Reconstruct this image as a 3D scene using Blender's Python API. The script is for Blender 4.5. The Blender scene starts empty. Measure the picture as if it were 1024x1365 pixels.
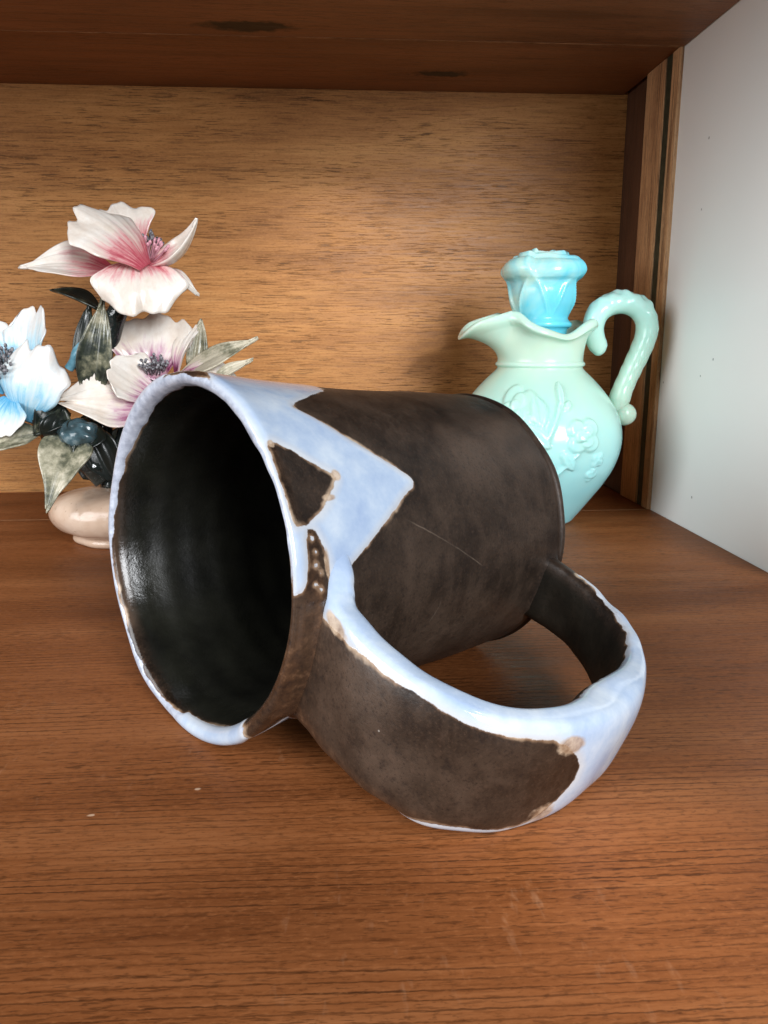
import bpy, math, random
import numpy as np

# ------------------------------------------------------------------ scene, camera, light, exposure
sc = bpy.context.scene
COL = sc.collection
random.seed(7)
rng = np.random.default_rng(7)
MM = 0.001

cam_d = bpy.data.cameras.new('camera')
cam = bpy.data.objects.new('camera', cam_d)
COL.objects.link(cam)
cam_d.sensor_fit = 'VERTICAL'
cam_d.sensor_height = 24.0
cam_d.lens = 1040.3 / 1365.0 * 24.0
cam_d.clip_start = 0.005
cam_d.clip_end = 50.0
from mathutils import Matrix, Vector
_r = (0.99768313, -0.06799969, -0.00210037)
_u = (0.01681932, 0.21662097, 0.97611089)
_f = (0.06592026, 0.97388469, -0.2172628)
M4 = Matrix(((_r[0], _u[0], -_f[0], -0.19122567), (_r[1], _u[1], -_f[1], -0.54129014), (_r[2], _u[2], -_f[2], 0.10221837), (0, 0, 0, 1)))
cam.matrix_world = M4
sc.camera = cam

world = bpy.data.worlds.new('World')
sc.world = world
world.use_nodes = True
bg = world.node_tree.nodes['Background']
bg.inputs[0].default_value = (0.80, 0.86, 1.0, 1)
bg.inputs[1].default_value = 0.055

def area(name, loc, target, sx, sy, power, col):
    d = bpy.data.lights.new(name, 'AREA')
    d.shape = 'RECTANGLE'; d.size = sx; d.size_y = sy; d.energy = power; d.color = col
    o = bpy.data.objects.new(name, d); COL.objects.link(o)
    o.location = loc
    v = Vector(target) - Vector(loc)
    o.rotation_euler = v.to_track_quat('-Z', 'Y').to_euler()
    return o
# daylight from a window to the front right, and a wider, weaker one from the front left of the room
area('window_light_right', (0.30, -1.62, 0.52), (-0.18, -0.20, 0.08), 0.50, 0.70, 34.0, (0.94, 0.965, 1.0))
area('window_light_left', (-1.35, -1.0, 0.55), (-0.10, -0.22, 0.10), 1.0, 1.0, 29.0, (0.97, 0.98, 1.0))

# added spot lamp, makes the bright patch on the board before the mug
sp_d = bpy.data.lights.new('added_floor_spot', 'SPOT')
sp_d.energy = 34.0; sp_d.spot_size = math.radians(5.6); sp_d.spot_blend = 1.0; sp_d.shadow_soft_size = 0.02; sp_d.color = (1.0, 0.95, 0.88)
sp_o = bpy.data.objects.new('added_floor_spot', sp_d); COL.objects.link(sp_o)
sp_o.location = (0.30, -0.80, 0.80)
sp_o.rotation_euler = (Vector((-0.134, -0.416, 0.0)) - Vector(sp_o.location)).to_track_quat('-Z', 'Y').to_euler()
sp_e = bpy.data.lights.new('added_back_spot', 'SPOT')  # another added spot, brightens the middle of the back panel
sp_e.energy = 62.0; sp_e.spot_size = math.radians(8.0); sp_e.spot_blend = 1.0; sp_e.shadow_soft_size = 0.05; sp_e.color = (1.0, 0.94, 0.84)
sp_p = bpy.data.objects.new('added_back_spot', sp_e); COL.objects.link(sp_p)
sp_p.location = (0.10, -1.40, 0.42)
sp_p.rotation_euler = (Vector((-0.19, 0.0, 0.142)) - Vector(sp_p.location)).to_track_quat('-Z', 'Y').to_euler()

sc.cycles.max_bounces = 6
sc.cycles.diffuse_bounces = 3
sc.cycles.glossy_bounces = 3
sc.cycles.transmission_bounces = 1
sc.cycles.caustics_reflective = False
sc.cycles.caustics_refractive = False
sc.cycles.use_adaptive_sampling = True
sc.cycles.adaptive_threshold = 0.012

sc.view_settings.view_transform = 'Standard'
sc.view_settings.look = 'None'
sc.view_settings.exposure = -0.08
sc.view_settings.gamma = 1.0
sc.view_settings.use_curve_mapping = False

# ------------------------------------------------------------------ helpers
def tag(o, label=None, cat=None, kind=None, group=None):
    if label: o['label'] = label
    if cat: o['category'] = cat
    if kind: o['kind'] = kind
    if group: o['group'] = group
    return o

def empty(name, loc_mm=(0, 0, 0)):
    o = bpy.data.objects.new(name, None)
    COL.objects.link(o)
    o.empty_display_size = 0.01
    o.location = [c * MM for c in loc_mm]
    return o

def mesh_obj(name, verts_mm, faces, mat, parent=None, attrs=None, smooth=True, origin=None, mats=None, midx=None):
    """verts in world mm; origin (mm) becomes the object's own origin"""
    v = np.asarray(verts_mm, float)
    po = np.array([0., 0., 0.])
    if origin is None:
        origin = np.array([v[:, 0].mean(), v[:, 1].mean(), v[:, 2].min()])
    origin = np.asarray(origin, float)
    me = bpy.data.meshes.new(name)
    me.from_pydata(((v - origin) * MM).tolist(), [], [tuple(map(int, f)) for f in faces])
    if attrs:
        for k, a in attrs.items():
            at = me.attributes.new(k, 'FLOAT', 'POINT')
            at.data.foreach_set('value', np.asarray(a, np.float32).ravel())
    me.materials.append(mat)
    if smooth:
        me.polygons.foreach_set('use_smooth', [True] * len(me.polygons))
    me.update()
    o = bpy.data.objects.new(name, me)
    COL.objects.link(o)
    if parent is not None:
        q = parent
        while q is not None:
            po = po + np.array(q.location) / MM
            q = q.parent
        o.parent = parent
    o.location = (origin - po) * MM
    return o

def grid_faces(n, m, wrap_n=False, wrap_m=False, off=0, flip=False):
    i = np.arange(n if wrap_n else n - 1)
    j = np.arange(m if wrap_m else m - 1)
    I, J = np.meshgrid(i, j, indexing='ij')
    I2 = (I + 1) % n; J2 = (J + 1) % m
    q = np.stack([I * m + J, I2 * m + J, I2 * m + J2, I * m + J2], -1).reshape(-1, 4) + off
    if flip: q = q[:, ::-1]
    return q

def catmull(pts, n):
    """smooth curve through pts (k,d), n samples uniform in arc length"""
    P = np.asarray(pts, float)
    Q = np.vstack([2 * P[0] - P[1], P, 2 * P[-1] - P[-2]])
    out = []
    for i in range(1, len(Q) - 2):
        t = np.linspace(0, 1, 40, endpoint=False)[:, None]
        p0, p1, p2, p3 = Q[i - 1], Q[i], Q[i + 1], Q[i + 2]
        out.append(.5 * ((2 * p1) + (-p0 + p2) * t + (2 * p0 - 5 * p1 + 4 * p2 - p3) * t ** 2 + (-p0 + 3 * p1 - 3 * p2 + p3) * t ** 3))
    out.append(P[-1:])
    C = np.vstack(out)
    s = np.r_[0, np.cumsum(np.linalg.norm(np.diff(C, axis=0), axis=1))]
    g = np.linspace(0, s[-1], n)
    return np.stack([np.interp(g, s, C[:, k]) for k in range(C.shape[1])], 1)

def smooth(x, a, b):
    t = np.clip((np.asarray(x, float) - a) / (b - a), 0, 1)
    return t * t * (3 - 2 * t)

def sdf_poly(X, Y, poly):
    """signed distance, positive inside"""
    P = np.asarray(poly, float); sh = X.shape
    x = X.ravel(); y = Y.ravel()
    d = np.full(x.shape, 1e18); ins = np.zeros(x.shape, bool)
    for k in range(len(P)):
        a = P[k]; b = P[(k + 1) % len(P)]
        ex, ey = b - a
        wx, wy = x - a[0], y - a[1]
        t = np.clip((wx * ex + wy * ey) / (ex * ex + ey * ey + 1e-12), 0, 1)
        d = np.minimum(d, (wx - ex * t) ** 2 + (wy - ey * t) ** 2)
        c = ((a[1] <= y) & (b[1] > y)) | ((b[1] <= y) & (a[1] > y))
        with np.errstate(divide='ignore', invalid='ignore'):
            xi = a[0] + (y - a[1]) / (b[1] - a[1] if b[1] != a[1] else 1e-12) * ex
        ins ^= c & (x < xi)
    d = np.sqrt(d)
    return np.where(ins, d, -d).reshape(sh)

_h = np.random.default_rng(3)
_NT = [(_h.normal(size=(3,)), _h.uniform(0, 6.28)) for _ in range(28)]
def wob(P, scale):
    """cheap smooth pseudo noise in about -1..1 for points (…,3) in mm, wavelength ~scale"""
    P = np.asarray(P, float); r = 0
    for v, ph in _NT:
        r = r + np.sin(P @ v * (3.2 / scale) + ph)
    return r / 5.0

def lathe(prof, n, c=(0, 0)):
    """prof (k,2) r,z -> verts k*n around z"""
    th = np.linspace(0, 2 * np.pi, n, endpoint=False)
    r = prof[:, 0][:, None]; z = prof[:, 1][:, None] * np.ones((1, n))
    return np.stack([c[0] + r * np.cos(th), c[1] + r * np.sin(th), z], -1), th

def tube(path, rad, n=20, up=(0, 1, 0), sq=None):
    """swept tube, path (k,3), rad (k,), closed by end points"""
    path = np.asarray(path, float); k = len(path)
    T = np.gradient(path, axis=0); T /= np.linalg.norm(T, axis=1)[:, None]
    U = np.zeros_like(T); u = np.asarray(up, float)
    for i in range(k):
        u = u - (u @ T[i]) * T[i]; u /= np.linalg.norm(u); U[i] = u
    V = np.cross(T, U)
    a = np.linspace(0, 2 * np.pi, n, endpoint=False)
    rad = np.asarray(rad, float).reshape(k, -1)
    ru = rad[:, :1]; rv = rad[:, -1:]
    v = path[:, None] + (np.cos(a)[None, :, None] * U[:, None] * ru[:, None]) + (np.sin(a)[None, :, None] * V[:, None] * rv[:, None])
    v = v.reshape(-1, 3)
    f = [tuple(q) for q in grid_faces(k, n, False, True)]
    v = np.vstack([v, path[:1], path[-1:]])
    b = k * n
    for j in range(n):
        f.append((j, (j + 1) % n, b)); f.append(((k - 1) * n + (j + 1) % n, (k - 1) * n + j, b + 1))
    return v, f

# ------------------------------------------------------------------ node helpers
class NT:
    def __init__(s, name, rough=0.5, spec=0.5):
        s.m = bpy.data.materials.new(name); s.m.use_nodes = True
        s.t = s.m.node_tree
        s.b = s.t.nodes['Principled BSDF']
        s.b.inputs['Roughness'].default_value = rough
        s.b.inputs['Specular IOR Level'].default_value = spec
    def n(s, typ, **kw):
        o = s.t.nodes.new(typ)
        for k, v in kw.items(): setattr(o, k, v)
        return o
    def l(s, a, b): s.t.links.new(a, b)
    def coord(s, scale=(1, 1, 1), rot=(0, 0, 0), loc=(0, 0, 0), out='Object', src=None):
        mp = s.n('ShaderNodeMapping')
        mp.inputs['Scale'].default_value = scale; mp.inputs['Rotation'].default_value = rot; mp.inputs['Location'].default_value = loc
        if src is None: src = s.n('ShaderNodeTexCoord').outputs[out]
        s.l(src, mp.inputs[0]); return mp.outputs[0]
    def noise(s, vec, scale, detail=4, rough=.55, dist=0):
        o = s.n('ShaderNodeTexNoise'); o.inputs['Scale'].default_value = scale
        o.inputs['Detail'].default_value = detail; o.inputs['Roughness'].default_value = rough; o.inputs['Distortion'].default_value = dist
        s.l(vec, o.inputs['Vector']); return o.outputs[0]
    def ramp(s, fac, stops, interp='LINEAR'):
        o = s.n('ShaderNodeValToRGB'); o.color_ramp.interpolation = interp
        e = o.color_ramp.elements
        while len(e) < len(stops): e.new(.5)
        for k, (p, c) in enumerate(stops):
            e[k].position = p
            e[k].color = (c, c, c, 1) if isinstance(c, (int, float)) else (*c, 1)
        s.l(fac, o.inputs[0]); return o.outputs[0]
    def mr(s, v, a, b, c=0., d=1., smoothstep=False):
        o = s.n('ShaderNodeMapRange')
        if smoothstep: o.interpolation_type = 'SMOOTHSTEP'
        for i, x in enumerate((a, b, c, d)): o.inputs[i + 1].default_value = x
        s.l(v, o.inputs[0]); return o.outputs[0]
    def mix(s, fac, a, b, blend='MIX'):
        o = s.n('ShaderNodeMix', data_type='RGBA', blend_type=blend)
        for x, idx in ((fac, 0), (a, 6), (b, 7)):
            if hasattr(x, 'type') and hasattr(x, 'links'): s.l(x, o.inputs[idx])
            elif idx == 0: o.inputs[0].default_value = x
            else: o.inputs[idx].default_value = (*x, 1)
        return o.outputs[2]
    def math(s, op, a, b=None, c=None):
        o = s.n('ShaderNodeMath', operation=op)
        for i, x in enumerate((a, b, c)):
            if x is None: continue
            if hasattr(x, 'links'): s.l(x, o.inputs[i])
            else: o.inputs[i].default_value = x
        return o.outputs[0]
    def attr(s, name):
        o = s.n('ShaderNodeAttribute', attribute_name=name); return o.outputs['Fac']
    def bump(s, h, strength=.5, dist=.001, normal=None):
        o = s.n('ShaderNodeBump'); o.inputs['Strength'].default_value = strength; o.inputs['Distance'].default_value = dist
        s.l(h, o.inputs['Height'])
        if normal is not None: s.l(normal, o.inputs['Normal'])
        return o.outputs[0]
    def base(s, c):
        if hasattr(c, 'links'): s.l(c, s.b.inputs['Base Color'])
        else: s.b.inputs['Base Color'].default_value = (*c, 1)
    def rough(s, r): s.l(r, s.b.inputs['Roughness'])
    def normal(s, nrm): s.l(nrm, s.b.inputs['Normal'])

# ------------------------------------------------------------------ wood
def wood(name, dark, mid, light, axis='X', pitch=230., line=.5, pore=.6, porelen=90., rough=.42, seed=0., flecks=False, knots=None, spec=.4, bump=.35, sway=.0016, wave=0., grit=1.0):
    """procedural grain along the given axis, in world metres"""
    w = NT(name, rough, spec)
    geo = w.n('ShaderNodeNewGeometry').outputs['Position']
    rot = {'X': (0, 0, 0), 'Z': (0, math.pi / 2, 0), 'Y': (0, 0, math.pi / 2)}[axis]
    v0 = w.coord((1, 1, 1), rot, (seed, seed * 1.7, seed * .3), src=geo)
    swn = w.noise(w.coord((5, 14, 14), src=v0), 1.0, 1, .5)
    jit = w.noise(w.coord((420, 800, 800), src=v0), 1.0, 1, .5)
    add = w.n('ShaderNodeVectorMath', operation='ADD')
    cb = w.n('ShaderNodeCombineXYZ')
    sy = w.math('ADD', w.math('MULTIPLY', w.math('SUBTRACT', swn, .5), sway * 4), w.math('MULTIPLY', w.math('SUBTRACT', jit, .5), .00032))
    w.l(sy, cb.inputs[1]); w.l(sy, cb.inputs[2])
    w.l(v0, add.inputs[0]); w.l(cb.outputs[0], add.inputs[1])
    v = add.outputs[0]
    broad = w.noise(w.coord((6, 30, 30), src=v), 1.0, 3, .6)
    fine = w.noise(w.coord((35, 700, 700), src=v), 1.0, 3, .65)
    if wave:
        sepv = w.n('ShaderNodeSeparateXYZ'); w.l(v, sepv.inputs[0])
        t = w.math('ADD', sepv.outputs[1], sepv.outputs[2])
        ir = w.noise(w.coord((.8, 70, 70), src=v), 1.0, 2, .6)
        ln = w.math('SINE', w.math('MULTIPLY_ADD', ir, 11.0, w.math('MULTIPLY', t, wave)))
        lines = w.math('MULTIPLY', w.mr(ln, .70, 1.0, 0, 1, True), w.mr(fine, .35, .6, .45, 1))
    else:
        ln = w.noise(w.coord((1.6, pitch, pitch), src=v), 1.0, 0, .5)
        lines = w.mr(w.math('ABSOLUTE', w.math('SUBTRACT', ln, .5)), .075, .0, 0, 1, True)
    lgate = w.mr(w.noise(w.coord((10, 70, 70), src=v0), 1.0, 2), .36, .6, .12, 1)
    lines = w.math('MULTIPLY', lines, lgate)
    pores = w.noise(w.coord((porelen, 1700, 1700), src=v), 1.0, 1, .5)
    pm = w.mr(pores, .44, .34, 0, 1)
    gate = w.mr(w.noise(w.coord((16, 45, 45), src=v0), 1.0, 2), .36, .64, .35, 1)
    pm = w.math('MULTIPLY', pm, gate)
    c = w.ramp(w.math('MULTIPLY_ADD', w.math('SUBTRACT', fine, .5), .55, broad), [(.28, dark), (.5, mid), (.74, light)])
    c = w.mix(w.math('MULTIPLY', lines, line), c, tuple(x * .30 for x in dark))
    c = w.mix(w.math('MULTIPLY', pm, pore), c, tuple(x * .22 for x in dark))
    spk = w.noise(w.coord((500, 1100, 1100), src=v0), 1.0, 2, .7)
    c = w.mix(w.mr(spk, .54, .74, 0, .30 * grit), c, light)
    c = w.mix(w.mr(spk, .44, .28, 0, .35 * grit), c, tuple(x * .5 for x in dark))
    if knots:
        for (kx, ky, kz, kr) in knots:
            d = w.n('ShaderNodeVectorMath', operation='DISTANCE')
            w.l(w.coord((.3, 1, 1), src=geo), d.inputs[0]); d.inputs[1].default_value = (kx * .3, ky, kz)
            dd = w.math('ADD', d.outputs['Value'], w.math('MULTIPLY', w.math('SUBTRACT', w.noise(geo, 160, 3), .5), .009))
            c = w.mix(w.mr(dd, kr, kr * .6, 0, .95), c, (.006, .003, .002))
    if flecks:
        fl = w.n('ShaderNodeTexVoronoi', feature='F1'); fl.inputs['Scale'].default_value = 62
        w.l(w.coord((1, 1.5, 1), (0, 0, .35), src=geo), fl.inputs['Vector'])
        sep = w.n('ShaderNodeSeparateColor'); w.l(fl.outputs['Color'], sep.inputs[0])
        thr = w.mr(sep.outputs[0], .80, 1.0, 0, .075)
        dn = w.math('ADD', fl.outputs['Distance'], w.math('MULTIPLY', w.math('SUBTRACT', jit, .5), .09))
        c = w.mix(w.math('MULTIPLY', w.mr(w.math('SUBTRACT', thr, dn), 0, .02), .8), c, (.55, .38, .26))
        sn = w.noise(w.coord((260, 70, 60), (0, 0, -.35), src=geo), 1.0, 3, .75, 0)
        sg = w.noise(w.coord((12, 15, 9), src=geo), 1.0, 2)
        c = w.mix(w.math('MULTIPLY', w.mr(sn, .60, .76), w.mr(sg, .50, .64, 0, .32)), c, (.42, .23, .13))
    w.base(c)
    w.rough(w.mr(fine, .3, .7, rough - .06, rough + .12))
    h = w.math('SUBTRACT', w.math('MULTIPLY', fine, .5), w.math('ADD', w.math('MULTIPLY', lines, .8 * line), w.math('MULTIPLY', pm, pore)))
    w.normal(w.bump(h, bump, .0004))
    return w.m

M_floor = wood('floor_wood', (.148, .0460, .0135), (.225, .0755, .0235), (.312, .118, .042), 'X', 300., .78, .60, 210., .46, 0.0, True, spec=.12, wave=2750., bump=.15, grit=1.6)
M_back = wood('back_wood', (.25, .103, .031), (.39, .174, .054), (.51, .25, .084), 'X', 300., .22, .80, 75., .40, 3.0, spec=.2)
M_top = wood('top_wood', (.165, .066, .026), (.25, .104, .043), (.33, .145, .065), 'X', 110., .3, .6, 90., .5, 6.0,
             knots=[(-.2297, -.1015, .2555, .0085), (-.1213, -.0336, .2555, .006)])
M_side = wood('side_wood', (.05, .022, .012), (.085, .036, .018), (.12, .052, .026), 'Z', 200., .4, .5, 90., .5, 9.0)
M_strip = wood('strip_wood', (.36, .18, .085), (.55, .31, .15), (.68, .43, .23), 'Z', 420., .8, .6, 90., .5, 11.0)

g_ = NT('groove_paint', .6, .3)
gp = g_.n('ShaderNodeNewGeometry').outputs['Position']
g_.base(g_.ramp(g_.noise(gp, 220, 4), [(.3, (.020, .022, .012)), (.7, (.05, .052, .03))]))
M_groove = g_.m

wp = NT('white_paint', .42, .4)
pos = wp.n('ShaderNodeNewGeometry').outputs['Position']
c = wp.ramp(wp.noise(pos, 9, 3), [(.3, (.87, .895, .875)), (.7, (.91, .925, .905))])
vo = wp.n('ShaderNodeTexVoronoi'); vo.inputs['Scale'].default_value = 60; wp.l(wp.coord((0, 1, 1), src=pos), vo.inputs['Vector'])
sepc = wp.n('ShaderNodeSeparateColor'); wp.l(vo.outputs['Color'], sepc.inputs[0])
sp = wp.mr(wp.math('SUBTRACT', wp.mr(sepc.outputs[0], .55, 1., 0, .05), vo.outputs['Distance']), 0, .015)
c = wp.mix(wp.math('MULTIPLY', sp, .7), c, (.16, .17, .17))
wp.base(c)
wp.normal(wp.bump(wp.noise(pos, 160, 3), .08, .0006))
M_white = wp.m

raw = NT('raw_wood_edge', .7, .2); raw.base(raw.ramp(raw.noise(raw.n('ShaderNodeNewGeometry').outputs['Position'], 120, 4), [(.3, (.16, .075, .035)), (.7, (.36, .20, .10))]))
M_raw = raw.m

# ------------------------------------------------------------------ the cabinet
def board(name, x0, x1, y0, y1, z0, z1, mat, parent=None, bev=.6, jitter=0.):
    """box with bevelled edges, mm"""
    import bmesh
    bm = bmesh.new()
    bmesh.ops.create_cube(bm, size=1)
    cx, cy, cz = (x0 + x1) / 2, (y0 + y1) / 2, (z0 + z1) / 2
    for v in bm.verts:
        v.co = Vector(((v.co.x * (x1 - x0)) * MM, (v.co.y * (y1 - y0)) * MM, (v.co.z * (z1 - z0)) * MM))
    if bev: bmesh.ops.bevel(bm, geom=list(bm.edges), offset=bev * MM, segments=2, affect='EDGES', profile=.6)
    me = bpy.data.meshes.new(name); bm.to_mesh(me); bm.free()
    me.materials.append(mat)
    o = bpy.data.objects.new(name, me); COL.objects.link(o)
    p = np.array([cx, cy, cz]) * MM
    if parent is not None:
        o.parent = parent; p = p - np.array(parent.location)
    o.location = p
    return o

H = 255.5
XL = -800.
SEAM = -88.
fl = tag(empty('shelf_floor'), 'reddish brown wooden shelf board under the mug', kind='structure')
board('plank', XL, 2.2, -500, SEAM - .25, -18, 0, M_floor, fl, .5)
board('plank', XL, 2.2, SEAM + .25, 6, -18, -.35, M_floor, fl, .5)
board('seam_filler', XL, 2.0, SEAM - .55, SEAM + .55, -17, .05, M_raw, fl, 0)
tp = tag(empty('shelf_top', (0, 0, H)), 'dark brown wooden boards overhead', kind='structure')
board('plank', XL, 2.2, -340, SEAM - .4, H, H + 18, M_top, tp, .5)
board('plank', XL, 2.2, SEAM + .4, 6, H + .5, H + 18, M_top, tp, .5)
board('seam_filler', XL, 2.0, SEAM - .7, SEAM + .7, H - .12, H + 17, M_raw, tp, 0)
bk = tag(board('back_panel', XL, 12, 0.2, 8, -16, H + 16, M_back, None, 0), 'varnished light brown veneer panel at the back of the shelf', kind='structure')
sd = tag(empty('side_panel'), 'dark wooden cabinet side with grooved front strip', kind='structure')
board('panel_board', 4.5, 16, -42, .1, -16, H + 16, M_side, sd, .4)
board('edge_strip', .4, 16, -70, -42.2, -.2, H + .3, M_strip, sd, .9)
board('groove_strip', .9, 16, -78, -70.2, -.2, H + .3, M_groove, sd, .3)
board('edge_strip', .4, 16, SEAM, -78.2, -.2, H + .3, M_strip, sd, .6)
wl = tag(board('wall_right', 2.6, 40, -245, -86.0, -320, 620, M_white, None, 1.0), 'smooth white painted wall beside the shelf', kind='structure')

# ------------------------------------------------------------------ mug
MUG_C = np.array([-228.532, -346.835, 47.54])
MUG_A = np.array([0.78500104, 0.61693111, -0.05629722])
MUG_E1 = np.array([0.61791108, -0.78624799, 0.0])
MUG_E2 = np.array([0.04426357, 0.03478667, 0.99841405])
MUG_L = 105.2
# >>> muggeo
def mug_profile():
    """r, s (s = distance from mouth plane along the axis) and p = signed coordinate (exterior positive, inside negative)"""
    ext = catmull([(41.0, 105.2), (41.9, 104.5), (42.5, 103.4), (42.2, 102.4), (41.75, 101.6), (42.0, 100.0), (42.15, 92), (42.7, 75), (43.4, 55), (44.3, 36), (45.3, 20), (46.5, 8), (47.2, 3.2), (47.35, 1.6)], 150)
    crest = catmull([(47.35, 1.6), (46.9, .35), (45.9, -.1), (44.6, .4), (43.7, 1.9), (43.1, 4.0)], 26)[1:]
    inn = catmull([(43.1, 4.0), (42.2, 8), (40.9, 18), (39.6, 40), (38.6, 70), (37.6, 90), (35.0, 97), (28, 99.6), (12, 100.2), (0.4, 100.2)], 110)[1:]
    foot = catmull([(0.4, 103.0), (30, 103.0), (36.5, 103.2), (38, 104.6), (39.6, 105.2), (41.0, 105.2)], 24)[:-1]
    P = np.vstack([foot, ext, crest, inn])
    nf, ne, nc = len(foot), len(ext), len(crest)
    d = np.r_[0, np.cumsum(np.linalg.norm(np.diff(P, axis=0), axis=1))]
    k0 = nf + ne + 8                      # about the middle of the crest is p = 0
    return P, d[k0] - d, nf, ne, nc
def mug_point(r, s, th):
    return MUG_C + s[..., None] * MUG_A + (r * np.cos(th))[..., None] * MUG_E1 + (r * np.sin(th))[..., None] * MUG_E2
# handle: centre line in the plane (axis s, radius rho) turned by HTH about the axis
HTH = math.radians(-20.)
H_RD = math.cos(HTH) * MUG_E1 + math.sin(HTH) * MUG_E2
H_T = np.cross(H_RD, MUG_A); H_T = H_T if H_T[2] > 0 else -H_T
def handle_grid(nu=190, nc=72):
    outer = [(9.5, 36, 26), (8.8, 39.5, 22.6), (7.6, 42.4, 19.6), (6.6, 45, 17.9), (5.6, 50, 16.6), (5.0, 60, 16.2), (7.2, 74, 16), (13.5, 86, 16), (24, 93.8, 15.3), (37, 97.8, 14.2), (51, 98.2, 12.9), (66, 95.0, 12.2), (81, 87.2, 11.2), (93, 75.2, 10.4), (99.4, 61, 9.9), (101.2, 50, 10.2), (101.0, 43.5, 10.6), (100.4, 37, 11.0)]
    C = catmull(outer, nu)
    P = C[:, :2]; w = C[:, 2]
    T = np.gradient(P, axis=0); T /= np.linalg.norm(T, axis=1)[:, None]
    N = np.stack([-T[:, 1], T[:, 0]], 1)                # outward: away from loop centre
    ctr = np.array([50., 60.])
    N *= np.sign(((P - ctr) * N).sum(1))[:, None]
    U = np.r_[0, np.cumsum(np.linalg.norm(np.diff(P, axis=0), axis=1))] - 7.9
    hm = 4.4 - 1.5 * smooth(U, 85, 130) + 2.0 * np.exp(-((U - 92) / 16) ** 2)
    h = hm + .5 * np.exp(-np.maximum(U, 0) / 5.0) + .5 * np.exp(-(U[-1] - U) / 4.0)
    P = P - N * hm[:, None]                              # centre line
    ph = np.linspace(np.pi / 2, np.pi / 2 - 2 * np.pi, nc, endpoint=False)   # starts at upper tip, over the outer face first
    e = 2 / 3.4
    cs = np.sign(np.cos(ph)) * np.abs(np.cos(ph)) ** e; sn = np.sign(np.sin(ph)) * np.abs(np.sin(ph)) ** e
    # slightly concave outer face
    nrm = cs[None] * h[:, None]; tt = sn[None] * w[:, None]
    sr = P[:, None, :] + N[:, None, :] * nrm[..., None]
    X = MUG_C + sr[..., :1] * MUG_A + sr[..., 1:] * H_RD + tt[..., None] * H_T
    Xr = X - MUG_C; sa = Xr @ MUG_A
    rad = Xr - sa[..., None] * MUG_A; rl = np.linalg.norm(rad, axis=2)
    lim = np.interp(sa, [0, 12, 40, 80, 105], [45.0, 43.6, 42.0, 40.6, 40.2])
    X = X + rad * (np.maximum(lim / (rl + 1e-9), 1) - 1)[..., None]
    # V: arc length from the upper tip, positive over outer face, negative over the inner face
    ring = np.stack([nrm, tt], -1)
    seg = np.linalg.norm(np.diff(np.concatenate([ring, ring[:, :1]], 1), axis=1), axis=2)
    V = np.concatenate([np.zeros((nu, 1)), np.cumsum(seg, 1)[:, :-1]], 1)
    tot = seg.sum(1)[:, None]
    V = np.where(np.arange(nc)[None] <= nc // 2, V, V - tot)
    return X, U[:, None] * np.ones((1, nc)), V, ph
# <<< muggeo

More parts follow.
